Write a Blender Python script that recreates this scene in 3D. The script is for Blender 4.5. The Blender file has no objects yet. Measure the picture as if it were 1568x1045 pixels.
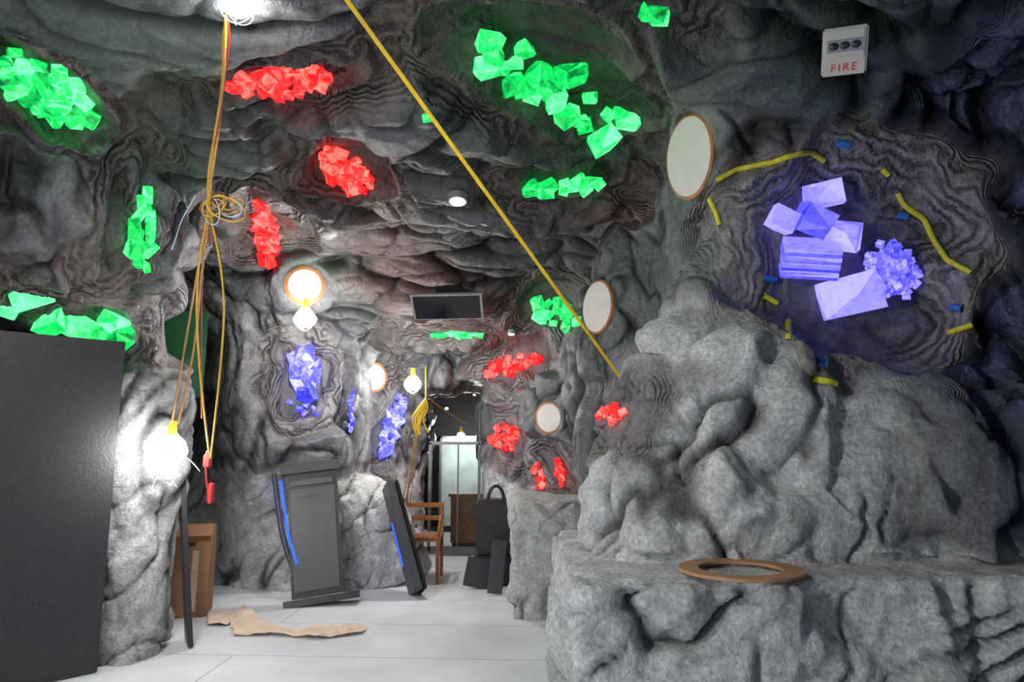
import bpy, bmesh, math, random, time
import numpy as np
from mathutils import Vector, Matrix, Euler
T0=time.time()
sc=bpy.context.scene
try:
    sc.view_settings.view_transform='Standard'
    sc.view_settings.look='None'
except Exception as e: print('vt',e)
rng=random.Random(7)
# ------------------------------------------------------------------ camera
PITCH=math.radians(8.5); CAM=Vector((0,0,1.5))
cd=bpy.data.cameras.new('camera'); cam=bpy.data.objects.new('camera',cd); sc.collection.objects.link(cam)
cam.location=CAM; cam.rotation_euler=(math.radians(90)+PITCH,0,0)
cd.sensor_width=36; cd.lens=22.96; cd.clip_start=0.05; sc.camera=cam
Fv=Vector((0,math.cos(PITCH),math.sin(PITCH))); Uv=Vector((0,-math.sin(PITCH),math.cos(PITCH))); Rv=Vector((1,0,0))
def ray(px,py): return Fv+Rv*((px-784)/1000)-Uv*((py-522)/1000)
def P3(px,py,D): return CAM+ray(px,py)*D
# ------------------------------------------------------------------ noise
_r=np.random.RandomState(3)
PERM=_r.permutation(256).astype(np.int32); PERM2=np.concatenate([PERM,PERM])
GR=_r.normal(size=(256,3)).astype(np.float32); GR/=np.linalg.norm(GR,axis=1)[:,None]
JT=_r.uniform(size=(256,3)).astype(np.float32)
def pn(P,off=0.0):
    P=(P+np.float32(off)).astype(np.float32)
    i=np.floor(P).astype(np.int32); f=P-i; u=f*f*f*(f*(f*6-15)+10)
    out=0
    for dx in (0,1):
        for dy in (0,1):
            for dz in (0,1):
                h=PERM2[(PERM2[(PERM2[(i[:,0]+dx)&255]+i[:,1]+dy)&255]+i[:,2]+dz)&255]
                g=GR[h]
                d=g[:,0]*(f[:,0]-dx)+g[:,1]*(f[:,1]-dy)+g[:,2]*(f[:,2]-dz)
                wx=u[:,0] if dx else 1-u[:,0]; wy=u[:,1] if dy else 1-u[:,1]; wz=u[:,2] if dz else 1-u[:,2]
                out=out+d*wx*wy*wz
    return out*1.5
def facets(P):
    i=np.floor(P).astype(np.int32); n_=len(P)
    f1=np.full(n_,9,np.float32); f2=np.full(n_,9,np.float32); tl=np.zeros(n_,np.float32)
    for dx in (-1,0,1):
        for dy in (-1,0,1):
            for dz in (-1,0,1):
                c=i+np.array([dx,dy,dz],np.int32)
                h=PERM2[(PERM2[(PERM2[c[:,0]&255]+c[:,1])&255]+c[:,2])&255]
                dv=P-(c+JT[h]); dd=np.sqrt((dv**2).sum(1)); t=(dv*GR[(h+17)&255]).sum(1)
                m=dd<f1; f2=np.where(m,f1,np.minimum(f2,dd)); tl=np.where(m,t,tl); f1=np.where(m,dd,f1)
    return f2-f1,tl
def sst(a,b,x):
    t=np.clip((x-a)/(b-a),0,1); return t*t*(3-2*t)
# ------------------------------------------------------------------ SDF of the rock
h=0.034
org=np.array([-4.6,-1.0,-0.13],np.float32); ext=np.array([8.4,10.2,4.0])
n=(ext/h).astype(int)+1
xs=org[0]+np.arange(n[0])*h; ys=org[1]+np.arange(n[1])*h; zs=org[2]+np.arange(n[2])*h
def coarse_noise(freq,off):
    s=4; m=(n//s)+2
    g=np.stack(np.meshgrid(org[0]+np.arange(m[0])*h*s,org[1]+np.arange(m[1])*h*s,org[2]+np.arange(m[2])*h*s,indexing='ij'),-1).reshape(-1,3)
    v=pn(g*freq,off).reshape(m)
    for ax in range(3):
        idx=np.arange(n[ax])/s; lo=idx.astype(int); w=(idx-lo).astype(np.float32)
        sh=[1,1,1]; sh[ax]=-1; w=w.reshape(sh)
        v=np.take(v,lo,ax)*(1-w)+np.take(v,lo+1,ax)*w
    return v.astype(np.float32)
X0=xs[:,None,None].astype(np.float32); Y0=ys[None,:,None].astype(np.float32); Z0=zs[None,None,:].astype(np.float32)
wx=coarse_noise(.9,11.3); wy=coarse_noise(.9,37.7); wz=coarse_noise(.75,71.1)
X=X0+.12*wx; Y=Y0+.12*wy; Z=Z0+.18*wz
def smin(a,b,k):
    hh=np.maximum(k-np.abs(a-b),0)/k
    return np.minimum(a,b)-hh*hh*k*0.25
def ell(c,r):
    a=(X-c[0]); b=(Y-c[1]); d=(Z-c[2])
    k0=np.sqrt((a/r[0])**2+(b/r[1])**2+(d/r[2])**2)+1e-4
    k1=np.sqrt((a/r[0]**2)**2+(b/r[1]**2)**2+(d/r[2]**2)**2)+1e-4
    return k0*(k0-1)/k1
def cyl(c,r):
    a=(X-c[0])/r[0]; b=(Y-c[1])/r[1]
    return (np.sqrt(a*a+b*b)-1)*min(r)
def box(x0,x1,y0,y1,z0,z1,rd):
    qx=np.abs(X-(x0+x1)/2)-(x1-x0)/2+rd; qy=np.abs(Y-(y0+y1)/2)-(y1-y0)/2+rd; qz=np.abs(Z-(z0+z1)/2)-(z1-z0)/2+rd
    o=np.sqrt(np.maximum(qx,0)**2+np.maximum(qy,0)**2+np.maximum(qz,0)**2)
    return o+np.minimum(np.maximum(qx,np.maximum(qy,qz)),0)-rd
H=3.42-0.72*sst(5.9,7.4,Y)-0.22*np.exp(-((Y-4.9)/.4)**2)
d=H-Z
d=smin(d,box(-8,-3.62,-4,4.9,-3,6,.3),.9)
d=smin(d,ell((-3.2,4.35,3.0),(.8,.9,.72)),.35)
d=smin(d,cyl((-2.86,4.98),(.32,.32))+0.05*np.sin(Z*3.1),.3)
d=smin(d,X+4.3,.5)
d=smin(d,cyl((-2.48,7.55),(.72,.80)),.3)
d=smin(d,box(-8,-1.72,7.6,12,-3,6,.3),.3)
d=smin(d,box(-8,-1.3,8.0,12,-3,6,.2),.3)
d=smin(d,ell((-1.58,7.35,.25),(.62,.5,.90)),.12)
d=smin(d,8.3-Y,.35)
d=smin(d,(X+.3)*(-.871)+(Y-8.3)*(-.492),.3)
d=smin(d,ell((1.45,5.5,1.95),(.92,.8,1.4)),.3)
X,Y,Z=X0+.04*wx,Y0+.04*wy,Z0+.04*wz
d=smin(d,box(.0,1.6,5.75,7.2,-1,.98,.08),.08)
X,Y,Z=X0+.12*wx,Y0+.12*wy,Z0+.18*wz
d=smin(d,box(1.20,9,3.28,7.5,-3,6,.3),.45)
X,Y,Z=X0+.06*wx,Y0+.06*wy,Z0+.06*wz
d=smin(d,ell((1.35,3.75,1.0),(.93,.8,1.22)),.2)
d=smin(d,ell((1.25,3.85,1.75),(.40,.55,.60)),.3)
d=smin(d,ell((.80,3.35,1.05),(.42,.38,.55)),.2)
d=smin(d,ell((2.05,3.3,1.3),(.62,.44,.52)),.14)
X,Y,Z=X0+.03*wx,Y0+.05*wy,Z0+.02*wz
d=smin(d,box(.26,9,2.62,4.2,-3,.96,.05),.04)
d=smin(d,3.2-X,.6)
door=box(-1.20,-.34,7.6,12,-1,2.15,.2)
hh=np.maximum(.15-np.abs(d+door),0)/.15
d=np.maximum(d,-door)+hh*hh*.15*.25
F=np.ascontiguousarray(d.astype(np.float32))
def march(px,py):
    r=ray(px,py); D=1.0
    while D<9:
        p=np.array(CAM+r*D); ii=((p-org)/h).round().astype(int)
        if (ii<0).any() or (ii>=n).any(): D+=.02; continue
        if F[tuple(ii)]<0: return D
        D+=.02
    return 6.
DISC=[]
for (px,py,mx_,nrm,rad,ring) in ((1058,240,1078,(-.95,-.28,-.12),.23,.016),(917,470,935,(-.90,-.43,.0),.20,.014),(467,437,467,(.25,-.95,-.1),.165,.04),(571,577,571,(.65,-.75,-.05),.155,.028),(842,640,842,(-.6,-.8,0),.15,.025)):
    D=march(mx_,py)-.03; c=P3(px,py,D); nv_=Vector(nrm).normalized(); DISC.append((c,nv_,rad,ring))
    dx,dy,dz=X0-c.x,Y0-c.y,Z0-c.z; ax=dx*nv_.x+dy*nv_.y+dz*nv_.z
    rr=np.sqrt(np.maximum(dx*dx+dy*dy+dz*dz-ax*ax,0))
    qa=np.abs(ax+.30)-.30+.06; qr=rr-(rad+ring+.05)+.06
    cy=np.sqrt(np.maximum(qa,0)**2+np.maximum(qr,0)**2)+np.minimum(np.maximum(qa,qr),0)-.06
    F=smin(F,cy.astype(np.float32),.16)
    fr=np.maximum(np.abs(ax-.25)-.25,rr-(rad+ring))
    F=np.maximum(F,-fr.astype(np.float32))
    del dx,dy,dz,ax,rr,qa,qr,cy,fr
del X,Y,Z,H,d,door,wx,wy,wz
print('sdf',time.time()-T0,F.shape)
def surfnets(F):
    ins=F<0
    a=np.zeros(tuple(np.array(F.shape)-1),np.int8)
    for dx in (0,1):
        for dy in (0,1):
            for dz in (0,1):
                a+=ins[dx:F.shape[0]-1+dx,dy:F.shape[1]-1+dy,dz:F.shape[2]-1+dz]
    act=(a>0)&(a<8); ix,iy,iz=np.nonzero(act); N=len(ix)
    idx=np.full(a.shape,-1,np.int32); idx[ix,iy,iz]=np.arange(N)
    cs=[(x,y,z) for x in (0,1) for y in (0,1) for z in (0,1)]
    V={c:F[ix+c[0],iy+c[1],iz+c[2]] for c in cs}
    pos=np.zeros((N,3),np.float32); cnt=np.zeros(N,np.float32)
    for c in cs:
        for ax in range(3):
            if c[ax]==0:
                e=list(c); e[ax]=1; e=tuple(e)
                va,vb=V[c],V[e]; m=(va<0)!=(vb<0); t=np.where(m,va/np.where(m,va-vb,1),0)
                for k in range(3):
                    pos[:,k]+=m*(c[k]+(t if k==ax else 0))
                cnt+=m
    pos/=cnt[:,None]; pos+=np.stack([ix,iy,iz],1); pos=pos*h+org
    quads=[]
    def face(i,j,k,s,cells):
        q=np.stack([idx[i+c[0],j+c[1],k+c[2]] for c in cells],1)
        q[~s]=q[~s][:,::-1]; quads.append(q)
    i,j,k=np.nonzero(ins[:-1,1:-1,1:-1]!=ins[1:,1:-1,1:-1]); j=j+1;k=k+1
    face(i,j,k,ins[i,j,k],[(0,-1,-1),(0,0,-1),(0,0,0),(0,-1,0)])
    i,j,k=np.nonzero(ins[1:-1,:-1,1:-1]!=ins[1:-1,1:,1:-1]); i=i+1;k=k+1
    face(i,j,k,ins[i,j,k],[(-1,0,-1),(-1,0,0),(0,0,0),(0,0,-1)])
    i,j,k=np.nonzero(ins[1:-1,1:-1,:-1]!=ins[1:-1,1:-1,1:]); i=i+1;j=j+1
    face(i,j,k,ins[i,j,k],[(-1,-1,0),(0,-1,0),(0,0,0),(-1,0,0)])
    return pos,np.concatenate(quads)
V,Q=surfnets(F); del F
def npmesh(name,V,Q):
    me=bpy.data.meshes.new(name); me.vertices.add(len(V)); me.vertices.foreach_set('co',V.astype(np.float32).ravel())
    me.loops.add(Q.size); me.loops.foreach_set('vertex_index',Q.astype(np.int32).ravel())
    me.polygons.add(len(Q)); me.polygons.foreach_set('loop_start',(np.arange(len(Q))*4).astype(np.int32))
    me.update(calc_edges=True); me.polygons.foreach_set('use_smooth',np.ones(len(Q),bool)); return me
me=npmesh('tmp',V,Q); tmp=bpy.data.objects.new('tmp',me); sc.collection.objects.link(tmp)
md=tmp.modifiers.new('s','SUBSURF'); md.levels=1; md.render_levels=1
dg=bpy.context.evaluated_depsgraph_get(); me2=bpy.data.meshes.new_from_object(tmp.evaluated_get(dg))
tmp.modifiers.clear(); tmp.data=me2
N=len(me2.vertices); V=np.empty(N*3,np.float32); me2.vertices.foreach_get('co',V); V=V.reshape(-1,3)
NR=np.empty(N*3,np.float32); me2.vertex_normals.foreach_get('vector',NR); NR=NR.reshape(-1,3)
Q=np.empty(len(me2.loops),np.int32); me2.loops.foreach_get('vertex_index',Q); Q=Q.reshape(-1,4)
print('verts',N,time.time()-T0)
bpy.context.view_layer.update()
def hit(px,py):
    ok,l,nn,i=tmp.ray_cast(CAM,ray(px,py).normalized())
    if not ok: return P3(px,py,4),Vector((0,-1,0)),4
    return l.copy(),nn.copy(),(l-CAM).dot(Fv)
# ------------------------------------------------------------------ niches (where crystals are set)
NICHE=[ # p0,p1,halfwidth,depth
((0,80),(140,185),62,.11),((222,285),(215,425),45,.05),((0,462),(190,505),34,.05),
((345,130),(510,112),42,.09),((490,225),(575,290),60,.09),((398,290),(415,415),40,.06),
((725,60),(990,190),82,.11),((790,290),(930,283),32,.06),((985,15),(1030,15),38,.06),
((812,465),(890,495),42,.05),((650,512),(740,510),20,.02),((740,572),(835,542),28,.04),
((750,670),(795,672),30,.03),((450,530),(485,625),44,.06),((588,705),(615,600),28,.03),
((1165,320),(1420,450),165,.14),((815,715),(870,740),28,.03),((915,638),(960,628),24,.04)]
W=V+0.22*np.stack([pn(V*1.9,5),pn(V*1.9,25),pn(V*1.9,45)],1)+0.045*np.stack([pn(V*5,7),pn(V*5,27),pn(V*5,47)],1)
rn=np.full(N,9,np.float32); depr=np.zeros(N,np.float32)
for p0,p1,hw,dep in NICHE:
    a,_,_=hit(*p0); b,_,_=hit(*p1); c,nn,D=hit((p0[0]+p1[0])/2,(p0[1]+p1[1])/2)
    t=(b-a); t=t-nn*t.dot(nn); A=t.length/2+.02; t.normalize(); B=hw*D/1000
    A=min(A,B*4)+.05
    q=W-np.array(c,np.float32); al=q@np.array(t,np.float32); r2=(q**2).sum(1)-al**2
    r=np.sqrt((al/A)**2+np.maximum(r2,0)/B**2)
    depr-=dep*sst(1.12,.74,r)*(r<1.2); depr+=dep*.7*np.exp(-((r-1.25)/.11)**2)
    rn=np.minimum(rn,(r-1)*min(A,B))
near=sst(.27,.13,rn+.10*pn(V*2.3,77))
x,y,z=V.T
dd_=np.full(N,9,np.float32)
for c,nv_,rad,ring in DISC: dd_=np.minimum(dd_,np.sqrt(((V-np.array(c,np.float32))**2).sum(1))-(rad+ring))
dfree=sst(.0,.10,dd_)
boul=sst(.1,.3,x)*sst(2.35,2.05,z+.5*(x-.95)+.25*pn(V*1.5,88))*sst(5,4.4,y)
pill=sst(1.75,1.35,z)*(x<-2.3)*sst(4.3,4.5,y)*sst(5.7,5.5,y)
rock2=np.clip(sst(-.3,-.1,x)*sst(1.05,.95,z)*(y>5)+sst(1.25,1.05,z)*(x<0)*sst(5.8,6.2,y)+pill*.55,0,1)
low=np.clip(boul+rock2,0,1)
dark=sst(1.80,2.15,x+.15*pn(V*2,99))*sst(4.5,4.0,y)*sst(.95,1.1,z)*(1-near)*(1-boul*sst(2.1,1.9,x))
lr_=sst(1.5,1.8,x+.15*pn(V*2,98))*sst(.90,.80,z)*sst(3.2,3.0,y)
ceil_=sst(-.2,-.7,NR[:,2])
wp=V+0.30*np.stack([pn(V*.95,105),pn(V*.95,125),pn(V*.95,145)],1)+.05*np.stack([pn(V*4,106),pn(V*4,126),pn(V*4,146)],1)
def layered(Sv):
    q=wp*np.array(Sv,np.float32)
    return np.abs(pn(q*1.25,200)),np.abs(pn(q*2.7,230)),np.abs(pn(q*6.4,260))
Lw=layered((1.35,1.35,.45)); Lc=layered((.42,1.5,1.1)); Ld=layered((2.4,2.4,.45))
def mix3(k):
    v=Lw[k]*(1-ceil_)+Lc[k]*ceil_
    return v*(1-dark)+Ld[k]*dark
A_,B_,C_=mix3(0),mix3(1),mix3(2)
q=1-.85*near
def prof(v,w): return 1-np.exp(-v/w)
dw=(.15*prof(A_,.12)+.08*A_)*q+(.050*prof(B_,.11))*q+.014*prof(C_,.13)*(1-.5*near)-.12
f2=np.abs(np.sin(3.1416*(pn(wp*.55,405)*4.2+pn(wp*1.5,425)*.9)))
sm=sst(-.35,.15,pn(V*.9,430))*(1-near)*(1-dark)
dw+=sm*.05*(f2**.6)-.025*sm
gd=np.abs(np.sin((wp[:,0]*.95+wp[:,1]*.5+.45*pn(V*np.array([.9,.9,.45],np.float32),444))*11))
dw+=dark*(.11*gd-.08)
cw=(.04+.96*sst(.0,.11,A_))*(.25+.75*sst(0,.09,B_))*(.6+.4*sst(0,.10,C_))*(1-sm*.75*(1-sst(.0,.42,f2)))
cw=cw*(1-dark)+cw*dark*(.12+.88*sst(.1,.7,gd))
# sculpted boulders : broad chiselled planes broken by slanting cracks
mk=low>.01; Pm=V[mk]; wm=Pm+.14*np.stack([pn(Pm*1.6,605),pn(Pm*1.6,625),pn(Pm*1.6,645)],1)+.025*np.stack([pn(Pm*8,606),pn(Pm*8,626),pn(Pm*8,646)],1)
ca,sa=math.cos(1.0),math.sin(1.0)
wr=np.stack([(wm[:,0]*ca+wm[:,2]*sa)*.62,wm[:,1],(-wm[:,0]*sa+wm[:,2]*ca)*1.35],1).astype(np.float32)
e1,t1=facets(wm*np.array([2.1,2.1,1.8],np.float32)); e2,t2=facets(wm*np.array([4.6,4.6,4.0],np.float32)+31.7)
ck=np.abs(pn(wr*1.5,811)); ck2=np.abs(pn(wr*3.4,833)); m2=sst(-.2,.2,pn(wm*1.7,844)); m1=sst(-.45,.0,pn(wm*1.2,855))
top=sst(.6,.9,NR[mk,2])
db=.34*t1/2.0*sst(0,.24,e1)+m1*(.12*prof(ck,.055)-.10)+m2*(.045*prof(ck2,.06)-.035)+.20*t2/4.4*sst(0,.22,e2)
db+=.020*np.abs(pn(wm*4,660))+.008*pn(wm*11,670)
db*=(1-.93*top)
db*=1-.4*rock2[mk]
cb=(1-m1*.82*(1-sst(.0,.055,ck)))*(1-m2*.6*(1-sst(0,.06,ck2))); cb=cb*(1-top)+top*(.8+.2*cb)
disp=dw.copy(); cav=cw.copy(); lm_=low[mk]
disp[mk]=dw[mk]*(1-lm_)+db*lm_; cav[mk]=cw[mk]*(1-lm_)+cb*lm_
gph=(wp[:,2]*1.0-.25*wp[:,0]+.30*pn(V*1.6,700))*9
gs=np.abs(np.sin(gph*3.1416)); disp+=lr_*(.08*gs-.06); cav=cav*(1-lr_)+lr_*(.12+.88*sst(.1,.6,gs))
disp+=depr+.005*pn(V*15,300)+.004*pn(V*29,320)
cav=cav*(1-near)+near*(.6+.4*cav)
cav*=1-.55*sst(.02,-.04,rn)          # darker inside the pockets
disp*=dfree
fl=(pn(wp*.62,400)*12+pn(wp*1.6,420)*2.2)
vert=(wp[:,0]*.9+wp[:,1]*.4+.35*pn(V*np.array([1.2,1.2,.5],np.float32),444))*13
fl=fl*(1-dark)+vert*dark
phase=fl*(1-near)+(rn/.052+1.9*pn(V*2.9,460)+.8*pn(V*8,461))*near
brk=.35+.65*sst(-.35,.25,pn(V*3.7,470))
linem=np.clip(near*sst(-.05,.02,rn+.05)*brk+(1-near)*sst(-.1,.4,pn(V*1.3,480))*.22*(1-low)*brk+.35*dark,0,1.15)*(1-.9*low*(1-near))
def col(c): return np.array(c,np.float32)[None,:]
tint=np.ones((N,1),np.float32)*col((.120,.125,.134))
def mixc(c,m):
    global tint
    m=np.clip(m,0,1)[:,None]; tint=tint*(1-m)+col(c)*m
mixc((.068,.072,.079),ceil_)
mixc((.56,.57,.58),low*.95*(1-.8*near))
mixc((.16,.165,.172),boul*sst(1.40,1.75,x-.3*(z-1))*sst(.98,1.1,z)*.85)
mixc((.055,.088,.074),ceil_*sst(.05,.4,pn(V*.7,520))*.7)
mixc((.100,.048,.042),ceil_*sst(.0,.35,pn(V*.6,540))*sst(4.2,5.0,y)*.8)  # red crystal glow painted into the ceiling colour
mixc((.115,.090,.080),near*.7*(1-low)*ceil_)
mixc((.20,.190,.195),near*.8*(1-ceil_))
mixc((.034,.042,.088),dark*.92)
tint=np.concatenate([tint,np.ones((N,1),np.float32)],1).astype(np.float32)
Vd=V+NR*disp[:,None]
tmp.data.vertices.foreach_set('co',Vd.astype(np.float32).ravel()); tmp.data.update()
bpy.context.view_layer.update()
ND=np.empty(N*3,np.float32); tmp.data.vertex_normals.foreach_get('vector',ND); ND=ND.reshape(-1,3)
print('disp',time.time()-T0)
# ------------------------------------------------------------------ node helpers
def newmat(name):
    m=bpy.data.materials.new(name); m.use_nodes=True; nt=m.node_tree; b=nt.nodes['Principled BSDF']; return m,nt,b
def simple(name,c,rough=.6,metal=0,var=.15,scale=12,bump=0,trans=0):
    m,nt,b=newmat(name)
    tc=nt.nodes.new('ShaderNodeTexCoord'); nx=nt.nodes.new('ShaderNodeTexNoise'); nx.inputs['Scale'].default_value=scale; nx.inputs['Detail'].default_value=5
    nt.links.new(tc.outputs['Object'],nx.inputs['Vector'])
    cr=nt.nodes.new('ShaderNodeValToRGB'); cr.color_ramp.elements[0].position=.3; cr.color_ramp.elements[1].position=.7
    cr.color_ramp.elements[0].color=tuple(v*(1-var) for v in c)+(1,); cr.color_ramp.elements[1].color=tuple(min(1,v*(1+var)) for v in c)+(1,)
    nt.links.new(nx.outputs['Fac'],cr.inputs['Fac']); nt.links.new(cr.outputs['Color'],b.inputs['Base Color'])
    b.inputs['Roughness'].default_value=rough; b.inputs['Metallic'].default_value=metal
    if bump:
        bp=nt.nodes.new('ShaderNodeBump'); bp.inputs['Strength'].default_value=1; bp.inputs['Distance'].default_value=bump
        nt.links.new(nx.outputs['Fac'],bp.inputs['Height']); nt.links.new(bp.outputs['Normal'],b.inputs['Normal'])
    return m
def math_(nt,op,a,b=None,c=None):
    nd=nt.nodes.new('ShaderNodeMath'); nd.operation=op
    for i,v in enumerate((a,b,c)):
        if v is None: continue
        if isinstance(v,(int,float)): nd.inputs[i].default_value=v
        else: nt.links.new(v,nd.inputs[i])
    return nd.outputs[0]
mrock,nt,b=newmat('painted_rock')
def attr(nm,o):
    a=nt.nodes.new('ShaderNodeAttribute'); a.attribute_name=nm; return a.outputs[o]
tc=nt.nodes.new('ShaderNodeTexCoord').outputs['Object']
def noise(scale,detail=6,rough=.6):
    nd=nt.nodes.new('ShaderNodeTexNoise'); nd.inputs['Scale'].default_value=scale; nd.inputs['Detail'].default_value=detail; nd.inputs['Roughness'].default_value=rough
    nt.links.new(tc,nd.inputs['Vector']); return nd.outputs['Fac']
ph=attr('phase','Fac'); lm=attr('linem','Fac'); cv=attr('cav','Fac'); lw=attr('low','Fac')
n1=noise(9,5); n2=noise(45,8,.65); n3=noise(150,4,.6)
w=math_(nt,'SINE',math_(nt,'MULTIPLY',math_(nt,'ADD',ph,math_(nt,'MULTIPLY',n1,2.4)),6.2832))
w01=math_(nt,'MULTIPLY_ADD',w,.5,.5)
w01=math_(nt,'POWER',w01,.55)
line_h=math_(nt,'MULTIPLY',math_(nt,'MULTIPLY',w01,lm),.024)
st=math_(nt,'MULTIPLY',n2,math_(nt,'MULTIPLY_ADD',lw,.020,.010))
st2=math_(nt,'MULTIPLY',n3,math_(nt,'MULTIPLY_ADD',lw,.006,.001))
hgt=math_(nt,'ADD',math_(nt,'ADD',line_h,st),st2)
bp=nt.nodes.new('ShaderNodeBump'); bp.inputs['Strength'].default_value=1; bp.inputs['Distance'].default_value=1
nt.links.new(hgt,bp.inputs['Height']); nt.links.new(bp.outputs['Normal'],b.inputs['Normal'])
lf=math_(nt,'SUBTRACT',1.0,math_(nt,'MULTIPLY',math_(nt,'MULTIPLY',math_(nt,'SUBTRACT',1.0,w01),lm),.6))
nf=math_(nt,'MULTIPLY_ADD',n2,2.0,.05)
n1f=math_(nt,'MULTIPLY_ADD',n1,1.4,.3)
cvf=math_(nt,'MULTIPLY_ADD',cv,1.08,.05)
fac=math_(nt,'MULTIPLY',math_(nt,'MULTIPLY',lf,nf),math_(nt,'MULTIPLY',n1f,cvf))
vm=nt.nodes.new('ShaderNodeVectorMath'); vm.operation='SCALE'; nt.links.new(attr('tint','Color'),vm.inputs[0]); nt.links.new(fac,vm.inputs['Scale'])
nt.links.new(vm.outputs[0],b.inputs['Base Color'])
rg=math_(nt,'MULTIPLY_ADD',lw,.38,.38); nt.links.new(rg,b.inputs['Roughness'])
b.inputs['Specular IOR Level'].default_value=.5
# ------------------------------------------------------------------ split shell into named room parts
fc=V[Q].mean(1); fn=NR[Q].mean(1)
isC=(fn[:,2]<-.55)&(fc[:,2]>2.3)
isB=(~isC)&(fc[:,1]>7.9)&(fc[:,0]>-1.5)
isR=(~isC)&(~isB)&(fc[:,0]>-.35)
isL=~(isC|isB|isR)
for nm,msk in (('ceiling',isC),('wall_back',isB),('wall_right',isR),('wall_left',isL)):
    q=Q[msk]; u,inv=np.unique(q,return_inverse=True); q2=inv.reshape(-1,4)
    m=npmesh(nm,Vd[u],q2)
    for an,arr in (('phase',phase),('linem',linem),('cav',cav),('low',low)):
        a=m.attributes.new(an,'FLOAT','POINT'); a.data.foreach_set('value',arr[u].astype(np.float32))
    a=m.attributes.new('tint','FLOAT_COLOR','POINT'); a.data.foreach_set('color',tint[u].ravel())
    m.normals_split_custom_set_from_vertices(ND[u])
    o=bpy.data.objects.new(nm,m); sc.collection.objects.link(o); m.materials.append(mrock)
print('split',time.time()-T0)
# ------------------------------------------------------------------ mesh helpers
def obj(name,bm,mats,parent=None,smooth=False):
    m=bpy.data.meshes.new(name); bm.to_mesh(m); bm.free()
    if not isinstance(mats,(list,tuple)): mats=[mats]
    for k in mats: m.materials.append(k)
    if smooth:
        for p in m.polygons: p.use_smooth=True
    o=bpy.data.objects.new(name,m); sc.collection.objects.link(o)
    if parent: o.parent=parent
    return o
def empty(name,loc=(0,0,0)):
    e=bpy.data.objects.new(name,None); e.empty_display_size=.1; sc.collection.objects.link(e); return e
def addbox(bm,M,sx,sy,sz,bev=0,mi=0):
    r=bmesh.ops.create_cube(bm,size=1,matrix=M@Matrix.Diagonal((sx,sy,sz,1)))
    fs=set(f for v in r['verts'] for f in v.link_faces)
    if bev:
        es=list(set(e for v in r['verts'] for e in v.link_edges))
        rr=bmesh.ops.bevel(bm,geom=es,offset=bev,segments=2,affect='EDGES',clamp_overlap=True); fs=set(rr['faces'])|set(f for f in fs if f.is_valid)
    for f in fs:
        if f.is_valid: f.material_index=mi
def boxo(name,M,s,mat,parent=None,bev=.004):
    bm=bmesh.new(); addbox(bm,M,*s,bev=bev); return obj(name,bm,mat,parent)
def frame(loc,zaxis,xhint=(1,0,0)):
    zz=Vector(zaxis).normalized(); xx=Vector(xhint); xx=(xx-zz*xx.dot(zz)).normalized(); yy=zz.cross(xx)
    M=Matrix((xx,yy,zz)).transposed().to_4x4(); M.translation=Vector(loc); return M
def cable(name,pts,r,mat,parent=None,cyclic=False):
    c=bpy.data.curves.new(name,'CURVE'); c.dimensions='3D'; c.bevel_depth=r; c.bevel_resolution=2; c.resolution_u=6
    s=c.splines.new('NURBS'); s.points.add(len(pts)-1)
    for i,p in enumerate(pts): s.points[i].co=(*p,1)
    s.order_u=3; s.use_endpoint_u=True; s.use_cyclic_u=cyclic
    o=bpy.data.objects.new(name,c); c.materials.append(mat); sc.collection.objects.link(o)
    dg=bpy.context.evaluated_depsgraph_get(); mm=bpy.data.meshes.new_from_object(o.evaluated_get(dg)); bpy.data.objects.remove(o)
    o=bpy.data.objects.new(name,mm); sc.collection.objects.link(o)
    if parent: o.parent=parent
    return o
# ------------------------------------------------------------------ floor
mf,nt,b=newmat('painted_floor_sheets')
tcn=nt.nodes.new('ShaderNodeTexCoord').outputs['Object']
br=nt.nodes.new('ShaderNodeTexBrick'); br.inputs['Scale'].default_value=1; br.inputs['Mortar Size'].default_value=.004; br.inputs['Brick Width'].default_value=4.8; br.inputs['Row Height'].default_value=.82; br.inputs['Mortar Smooth'].default_value=.4
br.inputs['Color1'].default_value=(.80,.83,.87,1); br.inputs['Color2'].default_value=(.76,.795,.84,1); br.inputs['Mortar'].default_value=(.16,.22,.30,1)
mp=nt.nodes.new('ShaderNodeMapping'); mp.inputs['Rotation'].default_value=(0,0,math.radians(3)); mp.inputs['Location'].default_value=(2.2,.18,0)
nt.links.new(tcn,mp.inputs[0]); nt.links.new(mp.outputs[0],br.inputs['Vector'])
nn=nt.nodes.new('ShaderNodeTexNoise'); nn.inputs['Scale'].default_value=1.6; nn.inputs['Detail'].default_value=9; nt.links.new(tcn,nn.inputs['Vector'])
cr=nt.nodes.new('ShaderNodeValToRGB'); cr.color_ramp.elements[0].position=.3; cr.color_ramp.elements[0].color=(.80,.80,.80,1); cr.color_ramp.elements[1].position=.65; cr.color_ramp.elements[1].color=(1,1,1,1)
nt.links.new(nn.outputs['Fac'],cr.inputs['Fac'])
mx=nt.nodes.new('ShaderNodeMix'); mx.data_type='RGBA'; mx.blend_type='MULTIPLY'; mx.inputs['Factor'].default_value=1
nt.links.new(br.outputs['Color'],mx.inputs['A']); nt.links.new(cr.outputs['Color'],mx.inputs['B']); nt.links.new(mx.outputs['Result'],b.inputs['Base Color'])
b.inputs['Roughness'].default_value=.5
bm=bmesh.new(); addbox(bm,Matrix.Translation((-.6,5.3,-.05)),9.6,13.4,.1); obj('floor',bm,mf)
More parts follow.
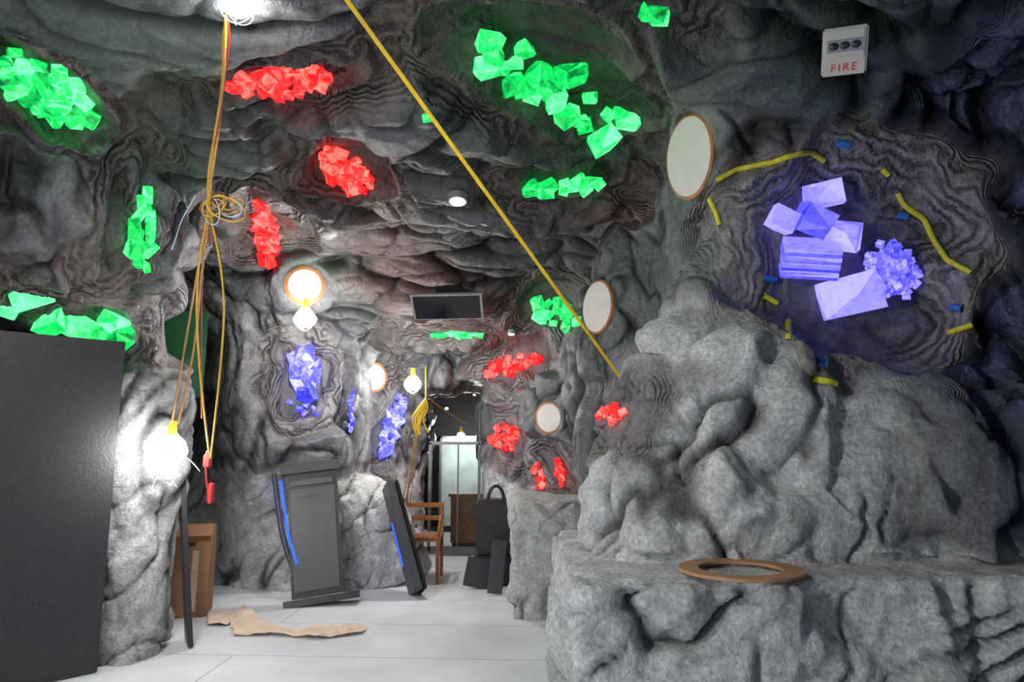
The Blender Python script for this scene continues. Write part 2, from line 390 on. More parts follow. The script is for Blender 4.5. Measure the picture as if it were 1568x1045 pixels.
# ------------------------------------------------------------------ crystals
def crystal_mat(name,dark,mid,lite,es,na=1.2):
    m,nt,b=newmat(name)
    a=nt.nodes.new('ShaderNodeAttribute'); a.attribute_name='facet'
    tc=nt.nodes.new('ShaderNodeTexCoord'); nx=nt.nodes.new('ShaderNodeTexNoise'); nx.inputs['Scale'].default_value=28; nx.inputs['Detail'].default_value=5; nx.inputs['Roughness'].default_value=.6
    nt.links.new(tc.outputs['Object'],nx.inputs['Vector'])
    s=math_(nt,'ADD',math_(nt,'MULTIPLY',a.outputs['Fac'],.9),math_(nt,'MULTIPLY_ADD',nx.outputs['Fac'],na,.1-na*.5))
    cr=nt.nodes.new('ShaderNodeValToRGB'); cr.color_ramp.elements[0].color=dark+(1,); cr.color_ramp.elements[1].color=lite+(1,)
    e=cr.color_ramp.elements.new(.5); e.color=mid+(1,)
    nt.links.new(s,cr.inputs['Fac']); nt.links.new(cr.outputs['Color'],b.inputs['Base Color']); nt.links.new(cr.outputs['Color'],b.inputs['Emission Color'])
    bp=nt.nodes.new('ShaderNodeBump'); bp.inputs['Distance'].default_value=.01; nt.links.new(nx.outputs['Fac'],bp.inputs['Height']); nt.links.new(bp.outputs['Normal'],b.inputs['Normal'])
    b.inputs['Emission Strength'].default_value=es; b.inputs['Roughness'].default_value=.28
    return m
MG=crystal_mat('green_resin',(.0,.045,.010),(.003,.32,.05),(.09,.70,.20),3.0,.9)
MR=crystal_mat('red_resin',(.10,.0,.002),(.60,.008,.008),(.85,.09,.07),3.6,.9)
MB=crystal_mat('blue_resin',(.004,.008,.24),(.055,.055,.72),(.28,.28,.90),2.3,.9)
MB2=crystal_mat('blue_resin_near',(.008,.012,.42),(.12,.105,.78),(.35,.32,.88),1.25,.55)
def chunk(bm,M,sx,sy,sz,jit=.22,extra=5,point=0,base=None):
    lay=bm.faces.layers.float.get('facet') or bm.faces.layers.float.new('facet')
    vs=[]
    for i in (-1,1):
        for j in (-1,1):
            for k in (-1,1):
                vs.append(bm.verts.new(M@Vector(((i*(1-rng.random()*jit*2))*sx/2,(j*(1-rng.random()*jit*2))*sy/2,(k*(1-rng.random()*jit*2))*sz/2))))
    for _ in range(extra):
        p=Vector((rng.uniform(-1,1),rng.uniform(-1,1),rng.uniform(.2,1))); p/=max(abs(p.x),abs(p.y),abs(p.z))
        p*=.97; vs.append(bm.verts.new(M@Vector((p.x*sx/2*.93,p.y*sy/2*.93,p.z*sz/2*1.08))))
    if point: vs.append(bm.verts.new(M@Vector((sx*.75,0,0)))); vs.append(bm.verts.new(M@Vector((-sx*.62,0,0))))
    r=bmesh.ops.convex_hull(bm,input=vs)
    bad=[g for g in r['geom_interior'] if isinstance(g,bmesh.types.BMVert)]
    fs=[g for g in r['geom'] if isinstance(g,bmesh.types.BMFace)]
    base=rng.uniform(.15,.75) if base is None else base
    for f in fs: f[lay]=min(1,max(0,base+rng.uniform(-.25,.30)))
    if bad: bmesh.ops.delete(bm,geom=bad,context='VERTS')
def bevelmod(o,wd):
    m=o.modifiers.new('soft_edges','BEVEL'); m.width=wd; m.segments=2; m.limit_method='ANGLE'; m.angle_limit=math.radians(28)
    return o
def cluster(name,mat,p0,p1,wpx,cnt,spx,asp=1.5,ang=None,pts=None,sp=.45):
    bm=bmesh.new(); a=Vector(p0); bb=Vector(p1); dv=bb-a; pd=Vector((-dv.y,dv.x)); pd.normalize()
    th=math.atan2(dv.y,dv.x)
    if pts: L=pts
    else:
        L=[]
        for _ in range(cnt):
            best=None
            for k in range(12):
                t=rng.random(); e_=math.sqrt(max(.12,1-(2*t-1)**2)); c=a+dv*t+pd*rng.uniform(-1,1)*wpx*e_
                dd=min([(Vector(q)-c).length for q in L] or [1e3])
                if best is None or dd>best[0]: best=(dd,tuple(c))
            L.append(best[1])
    c0,nc,_=hit((p0[0]+p1[0])/2,(p0[1]+p1[1])/2)
    Dm=4
    for (px,py) in L:
        l,nn,D=hit(px,py); Dm=D
        nrm=(nn*.4+nc*.6-ray(px,py).normalized()*.35).normalized()
        s=spx*D/1000*rng.uniform(.6,1.25)*.86
        aa=(th if ang is None else math.radians(ang))+ (rng.gauss(0,sp))
        xh=Rv*math.cos(aa)-Uv*math.sin(aa)
        M=frame(l+nrm*s*.22,nrm,xh)@Euler((rng.gauss(0,.35),rng.gauss(0,.3),0)).to_matrix().to_4x4()
        chunk(bm,M,s*asp,s,s*rng.uniform(.7,1.2),jit=.18,extra=rng.choice((2,5,8)),point=(asp>1.8))
    return bevelmod(obj(name,bm,mat),.0014*Dm)
cluster('green_crystal_cluster',MG,(2,85),(135,180),36,25,28,1.4,sp=.7)
cluster('green_crystal_cluster',MG,(222,298),(218,415),15,13,21,1.75,sp=.3)
cluster('green_crystal_cluster',MG,(0,455),(190,510),12,9,40,1.5,pts=[(3,470),(42,455),(78,488),(105,492),(150,512),(178,512),(172,492)])
cluster('green_crystal_cluster',MG,(735,70),(980,180),36,30,34,1.4,sp=.6,pts=[(748,60),(742,98),(765,100),(752,78),(801,70),(785,92),(800,132),(812,146),(822,105),(838,122),(848,145),(870,104),(780,125),(902,148),(885,182),(893,190),(865,172),(922,208),(948,172),(962,182),(930,172)])
cluster('green_crystal_cluster',MG,(800,288),(922,282),8,11,22,1.3)
cluster('green_crystal_cluster',MG,(985,15),(1025,15),6,3,36,1.3,pts=[(1000,12),(1012,18)])
cluster('green_crystal_cluster',MG,(820,468),(885,492),20,14,18,1.4,sp=.6)
cluster('green_crystal_cluster',MG,(655,512),(735,510),3,9,12,1.5)
cluster('green_crystal_cluster',MG,(650,178),(655,180),2,2,14,1.3)
cluster('red_crystal_cluster',MR,(352,132),(502,118),17,34,22,1.4,sp=.6)
cluster('red_crystal_cluster',MR,(500,232),(565,285),24,28,20,1.4,sp=.7)
cluster('red_crystal_cluster',MR,(402,310),(412,400),16,17,18,1.7,sp=.3)
cluster('red_crystal_cluster',MR,(748,570),(830,545),11,20,13,1.3)
cluster('red_crystal_cluster',MR,(755,668),(795,672),19,16,11,1.1,sp=.5)
cluster('red_crystal_cluster',MR,(823,712),(828,750),6,8,11,1.3)
cluster('red_crystal_cluster',MR,(857,708),(862,750),5,8,11,1.3)
cluster('red_crystal_cluster',MR,(918,638),(958,630),10,12,15,1.3)
cluster('blue_crystal_cluster',MB,(462,535),(470,608),16,14,20,1.7,sp=.3)
cluster('blue_crystal_cluster',MB,(438,618),(490,632),8,6,10,1.3)
cluster('blue_crystal_cluster',MB,(588,700),(612,608),11,26,13,1.3,sp=.7)
cluster('blue_crystal_cluster',MB,(540,600),(536,658),4,9,9,1.6)
_n=Vector((0,0,0))
for a,b_ in ((1200,330),(1380,330),(1200,450),(1380,450),(1290,390)): _n+=hit(a,b_)[1]
_n.normalize(); nv=(_n*.5-ray(1290,390).normalized()*.6).normalized()
bm=bmesh.new()
def place(px,py,w,hh_,dp,ang,kind='chunk',lift=.45,base=.5):
    l,_,D=hit(px,py); M=frame(l+nv*dp*D/1000*lift,nv,Rv*math.cos(math.radians(ang))-Uv*math.sin(math.radians(ang)))
    k=D/1000
    if kind=='chunk': chunk(bm,M@Euler((rng.uniform(-.3,.3),rng.uniform(-.3,.3),0)).to_matrix().to_4x4(),w*k,hh_*k,dp*k,jit=.06,extra=3,base=base)
    elif kind=='rib':
        for i in range(8):
            chunk(bm,M@Euler((.35,.1,0)).to_matrix().to_4x4()@Matrix.Translation((0,(i-3.5)/8*hh_*k,0)),w*k,hh_*k/8*1.02,dp*k*(1 if i%2 else .84),jit=.02,extra=0,base=.62 if i%2 else .2)
    else:
        chunk(bm,M,w*k*.85,hh_*k*.8,dp*k*.7,jit=.2,extra=8,base=.2)
        for i in range(130):
            u=rng.uniform(-.5,.5); v=rng.uniform(-.5,.5)
            if u*u+v*v>.25: continue
            s=rng.uniform(.5,1)
            chunk(bm,M@Matrix.Translation((u*w*k,v*hh_*k,(0.42-1.1*(u*u+v*v))*dp*k))@Euler((rng.uniform(-1,1),rng.uniform(-1,1),rng.uniform(0,3))).to_matrix().to_4x4(),w*k*.17*s,w*k*.13*s,w*k*.15*s,jit=.2,extra=2)
place(1258,300,56,38,42,-12,base=.72); place(1243,338,46,44,56,25,base=.22)
place(1197,337,40,34,34,25,base=.78); place(1289,362,48,42,46,6,base=.8)
place(1238,396,80,48,56,3,'rib'); place(1362,413,88,62,42,62,'rough'); place(1298,452,88,60,46,-14,base=.82)
bevelmod(obj('blue_crystal_cluster',bm,MB2),.004)
# ------------------------------------------------------------------ foam strips and paint dabs
MY=simple('yellow_foam',(.55,.50,.03),.7,var=.25,scale=30,bump=.002); MBL=simple('blue_foam',(.02,.14,.45),.7)
def strip(name,segs,r,mat):
    bmj=bmesh.new()
    for pts in segs:
        P=[]
        for i in range(len(pts)-1):
            k=max(2,int(math.hypot(pts[i+1][0]-pts[i][0],pts[i+1][1]-pts[i][1])/8))
            for j in range(k):
                t=j/k; P.append((pts[i][0]*(1-t)+pts[i+1][0]*t,pts[i][1]*(1-t)+pts[i+1][1]*t))
        P.append(pts[-1]); Q3=[hit(*p) for p in P]
        o=cable(name,[l+n_*r*.4 for l,n_,_ in Q3],r*rng.uniform(.8,1.1),mat); bmj.from_mesh(o.data); bpy.data.objects.remove(o)
    return obj(name,bmj,mat,None,True)
strip('yellow_foam_strip',[[(1097,275),(1120,262),(1190,246),(1225,234),(1240,232),(1262,246)],[(1088,305),(1096,322),(1103,345)],[(1350,258),(1360,268)],
[(1374,295),(1385,315),(1415,335),(1432,372),(1450,398),(1487,418)],[(1205,490),(1208,520)],[(1168,452),(1190,465)],[(1240,578),(1278,588)],[(1455,510),(1487,498)]],.016,MY)
strip('blue_foam_dab',[[(a-9,b_),(a+9,b_+3)] for a,b_ in ((1290,217),(1380,328),(1469,470),(1256,553),(1176,426))],.02,MBL)
# ------------------------------------------------------------------ round panels
MW=simple('white_lens',(.62,.60,.56),.6,var=.05); MO=simple('orange_plywood',(.36,.15,.05),.6,var=.3,scale=8)
for c,nv_,rad,ring in DISC:
    M=frame(c,nv_,(0,0,1)); e=empty('round_wall_panel')
    bm=bmesh.new(); bmesh.ops.create_cone(bm,cap_ends=True,segments=64,radius1=rad,radius2=rad*.985,depth=.03,matrix=M@Matrix.Translation((0,0,.008))); obj('lens',bm,MW,e)
    bm=bmesh.new(); n_=64; rows=[]
    for (r,z_) in ((rad*.99,-.04),(rad*.99,.022),(rad+ring,.016),(rad+ring,-.04)):
        rows.append([bm.verts.new(M@Vector((r*math.cos(2*math.pi*i/n_),r*math.sin(2*math.pi*i/n_),z_))) for i in range(n_)])
    for k in range(4):
        A1=rows[k];B1=rows[(k+1)%4]
        for i in range(n_): bm.faces.new((A1[i],B1[i],B1[(i+1)%n_],A1[(i+1)%n_]))
    bmesh.ops.recalc_face_normals(bm,faces=bm.faces); obj('ring',bm,MO,e)
# ------------------------------------------------------------------ fire alarm
MWP=simple('offwhite_plastic',(.50,.48,.45),.4,var=.04); MRT=simple('red_print',(.6,.02,.02),.5); MCH=simple('chrome_reflector',(.6,.6,.6),.15,metal=1); MDK=simple('dark_plastic',(.02,.02,.022),.35)
l,nn,D=hit(1293,78); v=ray(1293,78).normalized()
D2=min(hit(a,b_)[2] for a,b_ in ((1293,50),(1293,78),(1293,105),(1265,60),(1320,60)))
M=frame(P3(1293,78,D2-.02),(nn*.15-v).normalized(),Rv*1+Uv*.12); e=empty('fire_alarm_strobe'); k=D2/1000
boxo('housing',M@Matrix.Translation((0,0,-.01)),(62*k,68*k,.05),MWP,e,.008)
boxo('raised_top',M@Matrix.Translation((0,10*k,.018)),(54*k,42*k,.012),MWP,e,.005)
boxo('strobe_window',M@Matrix.Translation((0,8*k,.025)),(48*k,18*k,.003),MCH,e,.001)
bm=bmesh.new()
for i in (-1,0,1): bmesh.ops.create_uvsphere(bm,u_segments=20,v_segments=12,radius=7*k,matrix=M@Matrix.Translation((i*15*k,8*k,.028))@Matrix.Diagonal((1,.8,.4,1)))
obj('strobe_lens',bm,MDK,e,True)
tx=bpy.data.curves.new('fire_text','FONT'); tx.body='FIRE'; tx.size=16*k; tx.align_x='CENTER'; tx.extrude=.001; tx.space_character=1.3; tx.materials.append(MRT)
to=bpy.data.objects.new('fire_text',tx); sc.collection.objects.link(to); to.matrix_world=M@Matrix.Translation((0,-28*k,.0165)); to.parent=e
boxo('back_box',M@Matrix.Translation((0,0,-.07)),(50*k,50*k,.10),MDK,e,.004)
# ------------------------------------------------------------------ work lamps
def bulbmat(s,c=(1,.97,.92)):
    m,nt,b=newmat('lit_bulb'); nt.nodes.remove(b); em=nt.nodes.new('ShaderNodeEmission'); em.inputs[0].default_value=c+(1,); em.inputs[1].default_value=s
    nt.links.new(em.outputs[0],nt.nodes['Material Output'].inputs[0]); return m
MCAGE=simple('steel_wire',(.5,.5,.48),.35,metal=1); MYP=simple('yellow_plastic',(.7,.45,.03),.4)
def work_light(loc,power,r=.045,up=(0,0,1),name='hanging_work_light',cord=False,shade=False):
    e=empty(name); M=frame(loc,up,(1,0,0)); A=4*math.pi*r*r; L=power/(math.pi*A)
    bm=bmesh.new(); bmesh.ops.create_icosphere(bm,subdivisions=3,radius=r,matrix=M); obj('bulb',bm,bulbmat(L),e,True)
    bm=bmesh.new(); bmesh.ops.create_cone(bm,cap_ends=True,segments=20,radius1=.03,radius2=.022,depth=.10,matrix=M@Matrix.Translation((0,0,r+.045))); obj('socket',bm,MYP,e)
    if shade:
        bm=bmesh.new(); bmesh.ops.create_cone(bm,cap_ends=False,segments=40,radius1=.24,radius2=.03,depth=.14,matrix=M@Matrix.Translation((0,0,r+.03))); so=obj('added_lamp_shade',bm,MCAGE,e,True)  # added shade, keeps the unseen lamp's light off the ceiling
    for i in range(6):
        a=i*math.pi/3; k=r+.02; pts=[M@Vector((math.cos(a)*rr,math.sin(a)*rr,zz)) for rr,zz in ((.028,r+.02),(k,.02),(k,-.04),(.03,-r-.03),(0,-r-.035))]
        cable('guard_wire',pts,.0014,MCAGE,e)
    if cord:
        ok,l,_,_=tmp.ray_cast(loc,Vector((0,0,1)))
        if ok: cable('cord',[loc+Vector((0,0,r+.09)),loc.lerp(l,.5)+Vector((.01,.01,0)),l],.005,MYP,e)
    return e
work_light(P3(365,6,2.75),28,.055,cord=True)
work_light(P3(262,688,4.35),42,.095)
work_light(P3(467,487,6.2),62,.09)
work_light(P3(632,587,7.15),80,.075)
work_light(Vector((-1.4,1.4,2.85)),125,.06,cord=True,shade=True)  # added lamp out of view, lights the boulder from upper left
# ------------------------------------------------------------------ cords
MT=simple('tan_cord',(.42,.22,.07),.5); MYC=simple('yellow_cord',(.62,.36,.03),.5); MRC=simple('red_cord',(.30,.03,.02),.5); MWC=simple('pale_wire',(.45,.60,.75),.4); MYS=simple('yellow_strap_webbing',(.80,.52,.02),.6)
top,_,_=hit(350,2)
e=empty('extension_cord_bundle')
def jit(p,a): return Vector(p)+Vector((rng.gauss(0,a),rng.gauss(0,a),rng.gauss(0,a)))
pathb=[(348,40,2.9),(342,120,3.1),(333,200,3.4),(322,270,3.6),(320,315,3.8)]
for i,m in enumerate((MT,MYC,MT,MRC,MYC)):
    pts=[jit(top+Vector((0,0,.02)),.012)]+[jit(P3(*p),.010) for p in pathb]
    low_=[[(305,420,4.1),(285,540,4.2),(266,650,4.32)],[(300,420,4.1),(300,560,4.3),(318,690,4.4)],[(310,420,4.1),(300,540,4.3),(272,650,4.32)],[(305,420,4.1),(306,560,4.3),(304,640,4.4)],[(345,420,4.0),(345,520,4.2),(322,700,4.4)]][i]
    pts+=[jit(P3(*p),.010) for p in low_]
    cable('cord_%d'%i,pts,.0065 if i!=3 else .0045,m,e)
for i in range(8):
    c=P3(330,318,3.78); R0=rng.uniform(.06,.13); tilt=Euler((rng.uniform(1.0,2.1),rng.uniform(-.8,.8),rng.uniform(-.8,.8))).to_matrix()
    off=Vector((rng.uniform(-.03,.09),0,rng.uniform(-.06,.04)))
    cable('loop_%d'%i,[c+off+tilt@Vector((math.cos(a)*R0,math.sin(a)*R0*.6,0)) for a in [j*math.pi/6 for j in range(12)]],.005 if i<4 else .003,(MT,MYC,MT,MYC,MYC,MT,MWC,MWC)[i],e,cyclic=True)
cable('loose_wire',[P3(300,300,3.75),P3(280,330,3.75),P3(270,362,3.75),P3(263,382,3.75)],.0025,MWC,e)
for p in ([(285,700),(300,712),(306,722)],[(250,705),(240,730),(232,748)],[(262,715),(262,735),(270,745)]):
    cable('loose_wire',[P3(a,b_,4.4) for a,b_ in p],.003,MWC,e)
e=empty('cord_plug'); boxo('plug_body',Matrix.Translation(P3(318,705,4.42)),(.05,.04,.09),MRT,e,.008); boxo('plug_body_low',Matrix.Translation(P3(323,755,4.42)),(.035,.035,.14),MRT,e,.008)
cable('cord',[P3(318,690,4.42),P3(312,720,4.42),P3(322,770,4.42)],.008,MRC,e)
e=empty('yellow_strap')
a_,_,_=hit(510,-30); b2=P3(968,603,4.35)
bm=bmesh.new(); dv=(b2-a_); M=frame((a_+b2)/2,dv,(1,0,0)); addbox(bm,M,.020,.006,dv.length,bev=.001); obj('webbing',bm,MYS,e)
e=empty('hanging_strap_bundle')
for i in range(8):
    x0=643+rng.uniform(-8,10); cable('strap_%d'%i,[P3(652,610,7.1),P3(x0+6,622,7.1),P3(x0-6+rng.uniform(-3,5),645,7.1),P3(x0+rng.uniform(-6,8),663+rng.uniform(-6,4),7.1)],.009,MYS,e)
cable('cord',[P3(652,560,7.1),P3(652,612,7.1)],.006,MYS,e)
cable('cord_up',[P3(654,608,7.1),P3(675,625,7.3),P3(715,650,7.5)],.006,MT,e)
for i in range(3): cable('cord_down',[P3(640,660,7.1),P3(636-i*4,700,7.1),P3(628-i*6,770,7.1)],.006,MT,e)
# ------------------------------------------------------------------ ceiling screen and downlights
MBK=simple('black_gloss',(.006,.006,.007),.12,var=.02); MSV=simple('silver_frame',(.45,.46,.48),.3,metal=.6)
e=empty('ceiling_television'); cT=P3(685,469,6.1)
M=frame(cT,(0,-.56,-.83),(1,-.03,0))
boxo('bezel',M,(.66,.33,.03),MSV,e,.004); boxo('screen',M@Matrix.Translation((0,0,.014)),(.62,.295,.006),MBK,e,.002)
boxo('mount',M@Matrix.Translation((0,0,-.10)),(.22,.16,.18),MDK,e,.004)
def downlight(px,py,r,power):
    l,nn,D=hit(px,py); nn=(Vector((0,0,-1))*.8+nn*.2).normalized(); e=empty('recessed_downlight'); M=frame(l+Vector((0,0,-.01)),nn)
    bm=bmesh.new(); bmesh.ops.create_cone(bm,cap_ends=True,segments=32,radius1=r*1.35,radius2=r*1.2,depth=.05,matrix=M@Matrix.Translation((0,0,-.005))); obj('trim',bm,MSV,e)
    bm=bmesh.new(); bmesh.ops.create_uvsphere(bm,u_segments=20,v_segments=10,radius=r,matrix=M@Matrix.Translation((0,0,.018))@Matrix.Diagonal((1,1,.35,1))); obj('lamp',bm,bulbmat(power,(.55,.75,1)),e,True)
downlight(701,303,.055,25); downlight(783,508,.035,8)
# ------------------------------------------------------------------ boards and panels
MBB=simple('black_board',(.022,.023,.027),.42,var=.3,scale=60,bump=.002)
MPG=simple('grey_panel',(.075,.08,.09),.45,var=.1); MKB=simple('corrugated_cardboard',(.36,.20,.10),.8,var=.12,scale=25)
MKP=simple('kraft_paper',(.70,.56,.43),.85,var=.1,scale=9,bump=.004); MLED=bulbmat(5,(.01,.05,1)); MGN=simple('green_board',(.01,.09,.03),.5)
def slab(name,p0,p1,z0,z1,th,mat,lean=(0,0),parent=None):
    p0=Vector((p0[0],p0[1],0));p1=Vector((p1[0],p1[1],0)); u=(p1-p0); L=u.length; u.normalize()
    up=Vector((lean[0],lean[1],z1-z0)); hgt_=up.length
    M=frame((p0+p1)/2+Vector((0,0,z0))+up/2,up,u); return boxo(name,M,(L,th,hgt_),mat,parent,.003)
slab('black_plywood_sheet',(-2.69,4.50),(-3.42,3.78),.01,2.17,.02,MBB,(-.02,.03))
e=empty('leaning_black_panel'); slab('board',(-2.33,5.0),(-2.46,5.22),.01,1.22,.03,MBB,(-.16,.03),e)
slab('edge_trim',(-2.315,4.98),(-2.335,5.02),.01,1.22,.036,MDK,(-.16,.03),e)
slab('green_notice_board',(-3.45,6.3),(-3.05,6.45),1.9,2.75,.03,MGN)
e=empty('leaning_cabinet_panel')
p0,p1=(-2.02,6.28),(-1.56,6.36); ln=(-.18,.22)
slab('back_board',p0,p1,.06,1.22,.05,MBB,ln,e)
def sub(u0,u1,z0,z1,off,th,mat,nm):
    P0=Vector(p0);P1=Vector(p1); a=P0+(P1-P0)*u0; b_=P0+(P1-P0)*u1; t0=(z0-.06)/1.16
    sh=Vector(ln)*t0; o2=Vector((.17,-.98))*off
    a=a+sh+o2;b_=b_+sh+o2; slab(nm,a,b_,z0,z1,th,mat,(ln[0]*(z1-z0)/1.16,ln[1]*(z1-z0)/1.16),e)
sub(.06,.94,.12,1.03,.035,.02,MPG,'face_panel'); sub(.08,.92,1.06,1.11,.04,.03,MPG,'face_rail'); sub(.15,.6,.95,.97,.05,.01,MDK,'slot')
sub(-.12,1.08,1.17,1.26,.02,.14,MDK,'top_cap'); sub(-.12,1.30,.01,.07,.05,.20,MDK,'base_foot')
cable('led_strip',[P3(430,735,6.3),P3(436,790,6.2),P3(446,840,6.1),P3(455,863,6.05)],.009,MLED,e); cable('frame_rail',[P3(420,725,6.35),P3(427,790,6.25),P3(437,840,6.15),P3(450,872,6.1)],.025,MPG,e)
e=empty('leaning_arcade_panel')
def seg(a,b_,wd,th,mat,nm,par):
    dv=b_-a; M=frame((a+b_)/2,dv,(1,.4,0)); boxo(nm,M,(wd,th,dv.length),mat,par,.006)
A1=P3(594,742,6.75); B1=Vector((-.92,6.55,.04)); seg(A1,B1,.08,.26,MPG,'side_board',e)
A2=A1+Vector((-.03,-.15,0)); B2=B1+Vector((-.03,-.15,0)); seg(A2.lerp(B2,.35),A2.lerp(B2,.75),.012,.01,MLED,'led_strip',e)
seg(A1+Vector((.06,.02,0)),B1+Vector((.06,.02,0)),.03,.28,MDK,'edge',e)
e=empty('cardboard_box'); M=Matrix.Translation((-2.80,5.95,.0))@Euler((0,0,.25)).to_matrix().to_4x4()
boxo('carton',M@Matrix.Translation((0,0,.37)),(.32,.30,.74),MKB,e,.004)
boxo('flap',M@Matrix.Translation((.02,-.20,.72))@Euler((.6,0,0)).to_matrix().to_4x4(),(.31,.14,.006),MKB,e,.001)
boxo('handle_slot',M@Matrix.Translation((.0,-.152,.60)),(.09,.004,.03),MDK,e,.001)
boxo('tape',M@Matrix.Translation((.05,-.152,.3)),(.05,.003,.5),MKP,e,.0005)
def sheet(name,poly,mat,amp=.03,seed=0):
    bm=bmesh.new(); vs=[bm.verts.new((p[0],p[1],.02)) for p in poly]; bm.faces.new(vs)
    bmesh.ops.triangulate(bm,faces=bm.faces[:]); bmesh.ops.subdivide_edges(bm,edges=bm.edges[:],cuts=7,use_grid_fill=True)
    P=np.array([v.co for v in bm.verts],np.float32); nz_=np.abs(pn(P*3.5,seed))*amp*2+np.abs(pn(P*9,seed+9))*amp
    for v,q_ in zip(bm.verts,nz_): v.co.z=.006+q_
    return obj(name,bm,mat)
def fl_(px,py):
    r=ray(px,py); t=-1.5/r.z; p=CAM+r*t; return (p.x,p.y)
sheet('kraft_paper_sheet',[fl_(*p) for p in ((358,975),(352,955),(372,930),(405,958),(455,968),(520,962),(562,963),(555,972),(490,980),(420,975))],MKP,.03,3)
sheet('kraft_paper_sheet',[fl_(*p) for p in ((318,938),(372,938),(366,948),(348,960),(318,959))],MKP,.03,30)
# ring on the ledge
zt=max(hit(a,b_)[0].z for a,b_ in ((1133,862),(1090,866),(1180,866),(1133,878),(1065,872),(1205,872),(1080,885),(1190,885),(1050,870),(1218,870)) if hit(a,b_)[0].z<1.03)
r_=ray(1134,872); tR=(zt+.008-1.5)/r_.z; cR=CAM+r_*tR
bm=bmesh.new(); n_=72; rows=[]
for (r,z_) in ((.165,-.006),(.165,.006),(.243,.006),(.243,-.006)): rows.append([bm.verts.new(cR+Vector((r*math.cos(2*math.pi*i/n_),r*math.sin(2*math.pi*i/n_)*.9,z_))) for i in range(n_)])
for k_ in range(4):
    A3=rows[k_];B3=rows[(k_+1)%4]
    for i in range(n_): bm.faces.new((A3[i],A3[(i+1)%n_],B3[(i+1)%n_],B3[i]))
bmesh.ops.recalc_face_normals(bm,faces=bm.faces); obj('cardboard_ring',bm,MKB)
# ------------------------------------------------------------------ room beyond the doorway
MDW=simple('dark_wall_paint',(.03,.033,.036),.6); MWH=simple('white_panel',(.6,.66,.66),.4,var=.3,scale=3); MWD=simple('stained_wood',(.30,.11,.03),.45,var=.3)
def bx(nm,x0,x1,y0,y1,z0,z1,mat,par=None,bev=.004): return boxo(nm,Matrix.Translation(((x0+x1)/2,(y0+y1)/2,(z0+z1)/2)),(x1-x0,y1-y0,z1-z0),mat,par,bev)
bx('wall_far',-3,1.6,11.6,11.7,0,3,MDW); bx('wall_far_left',-3.1,-3,9.15,11.7,0,3,MDW); bx('wall_far_right',1.6,1.7,9.15,11.7,0,3,MDW); bx('ceiling_far',-3.1,1.7,9.1,11.7,3,3.1,MDW)
bx('wall_partition_left',-3.1,-1.3,9.12,9.18,0,3,MDW); bx('wall_partition_right',-.3,1.7,9.12,9.18,0,3,MDW); bx('wall_partition_header',-1.3,-.3,9.12,9.18,2.3,3,MDW)
work_light(Vector((-.80,10.35,1.55)),40,.04)
for q_ in ((-.95,9.9,2.35),(-.6,10.6,2.2),(-1.1,11.1,2.0)):
    e=empty('ceiling_spotlight'); boxo('body',Matrix.Translation(q_),(.08,.12,.06),MDK,e,.01); boxo('lamp_face',Matrix.Translation(Vector(q_)+Vector((0,-.062,0))),(.05,.006,.03),bulbmat(12,(.6,1,.95)),e,.001)
    boxo('stem',Matrix.Translation((q_[0],q_[1],(q_[2]+3)/2)),(.015,.015,3-q_[2]),MDK,e,.001)
e=empty('glass_door')
mg,nt,b=newmat('door_glass'); b.inputs['Base Color'].default_value=(.8,.9,.88,1); b.inputs['Roughness'].default_value=.08; b.inputs['Transmission Weight'].default_value=1; b.inputs['IOR'].default_value=1.25
y0=8.75
bx('glass',-1.05,-.45,y0,y0+.01,.12,1.42,mg,e,0)
MFR=simple('door_frame_metal',(.14,.14,.15),.35,metal=.5)
for nm,a in (('stile_l',(-1.10,-1.06,.05,1.45)),('stile_r',(-.45,-.41,.05,1.45)),('stile_mid',(-.72,-.70,.1,1.42)),('rail_top',(-1.1,-.4,1.42,1.46)),('rail_bottom',(-1.1,-.4,.03,.12))):
    bx(nm,a[0],a[1],y0-.015,y0+.025,a[2],a[3],MFR,e)
e=empty('wooden_cabinet'); bx('body',-.85,-.40,9.3,9.7,.08,.70,MWD,e); bx('top',-.88,-.37,9.27,9.73,.70,.74,MWD,e); bx('door_left',-.83,-.64,9.28,9.3,.12,.66,MWD,e); bx('door_right',-.62,-.42,9.28,9.3,.12,.66,MWD,e); bx('plinth',-.83,-.42,9.33,9.68,0,.08,MDK,e)
e=empty('reflection_stand_in_panel'); bx('panel',-1.15,-.5,10.9,10.95,.1,1.5,MWH,e); bx('frame_l',-1.19,-1.15,10.88,10.96,0,1.54,MSV,e); bx('frame_r',-.5,-.46,10.88,10.96,0,1.54,MSV,e); bx('frame_t',-1.19,-.46,10.88,10.96,1.5,1.54,MSV,e)  # added white panel, stands in for the bright reflection in the glass
e=empty('wooden_chair'); cx,cy=-.98,7.3
for i,(a,b_) in enumerate(((-.2,-.2),(.2,-.2),(-.2,.2),(.2,.2))): bx('leg_%d'%i,cx+a-.018,cx+a+.018,cy+b_-.018,cy+b_+.018,0,.44 if b_<0 else .80,MWD,e)
bx('seat',cx-.22,cx+.22,cy-.22,cy+.22,.43,.47,MWD,e)
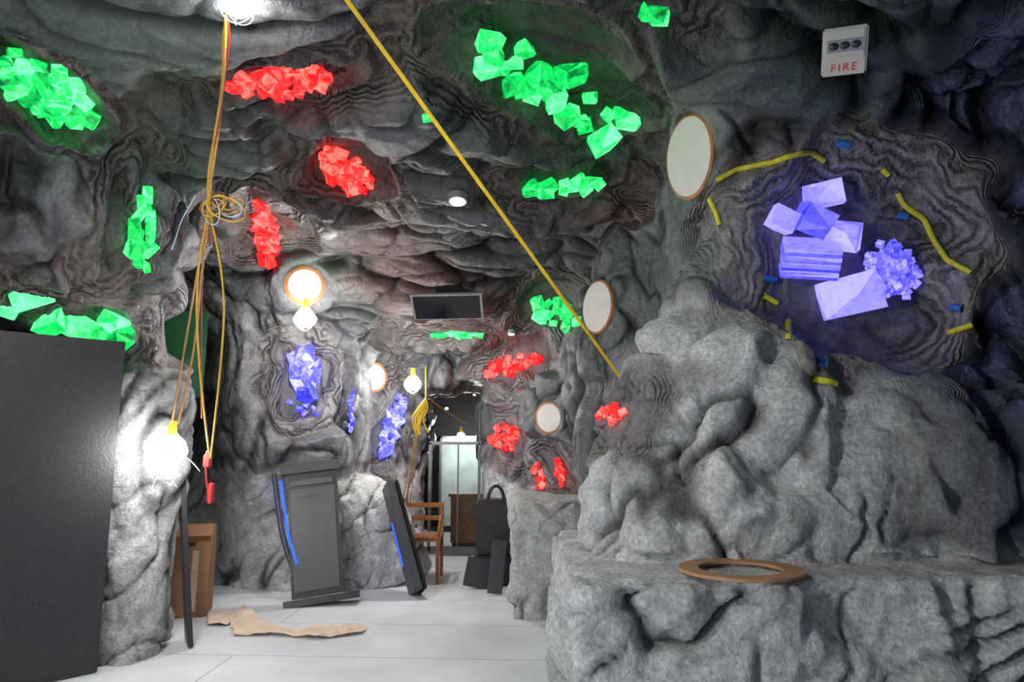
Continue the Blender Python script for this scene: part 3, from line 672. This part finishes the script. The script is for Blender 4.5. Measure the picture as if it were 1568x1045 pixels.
for k_ in (.6,.74): bx('back_slat',cx-.2,cx+.2,cy+.19,cy+.21,k_,k_+.05,MWD,e)
for s in (-1,1): cable('arm',[Vector((cx+s*.21,cy+.2,.66)),Vector((cx+s*.22,cy,.68)),Vector((cx+s*.22,cy-.2,.66)),Vector((cx+s*.2,cy-.2,.45))],.016,MWD,e)
e=empty('black_equipment_case'); bx('body',-.38,.0,7.05,7.35,.3,.86,MDK,e,.03); cable('handle',[Vector((-.26,7.1,.84)),Vector((-.24,7.1,1.0)),Vector((-.10,7.1,1.0)),Vector((-.08,7.1,.84))],.018,MDK,e); bx('lower_case',-.40,.0,7.0,7.4,0,.29,MBB,e,.02)
e=empty('leaning_dark_board'); slab('board',(-.24,6.6),(-.10,6.66),.01,.50,.02,MPG,(.05,.1),e); slab('board_back',(-.50,6.85),(-.18,6.88),.01,.28,.02,MBB,(.05,.08),e)
def fill_light(loc,target,power,size):
    e=empty('added_fill_light'); loc=Vector(loc); dv=(Vector(target)-loc).normalized(); M=frame(loc,dv)
    boxo('lamp_housing',M@Matrix.Translation((0,0,-.05)),(size*1.15,size*.85,.09),MYP,e,.01)
    boxo('lamp_face',M@Matrix.Translation((0,0,.0)),(size,size*.7,.01),bulbmat(power/(math.pi*size*size*.7),(.95,.98,1)),e,.001)
    boxo('mast',Matrix.Translation((loc.x,loc.y-.06,loc.z/2)),(.03,.03,loc.z-.1),MCAGE,e,.002)
    for i in range(3):
        a=i*2.094; cable('leg',[Vector((loc.x,loc.y-.06,.7)),Vector((loc.x+math.cos(a)*.45,loc.y-.06+math.sin(a)*.45,.01))],.012,MCAGE,e)
fill_light((-2.3,.6,1.6),(.8,3.3,1.0),50,.3)  # added fill lamp out of view, built as a lamp on a tripod
wd=bpy.data.worlds.new('world'); sc.world=wd; wd.use_nodes=True; wd.node_tree.nodes['Background'].inputs[0].default_value=(.70,.83,1,1); wd.node_tree.nodes['Background'].inputs[1].default_value=.25
bpy.data.objects.remove(tmp)
print('done',time.time()-T0)
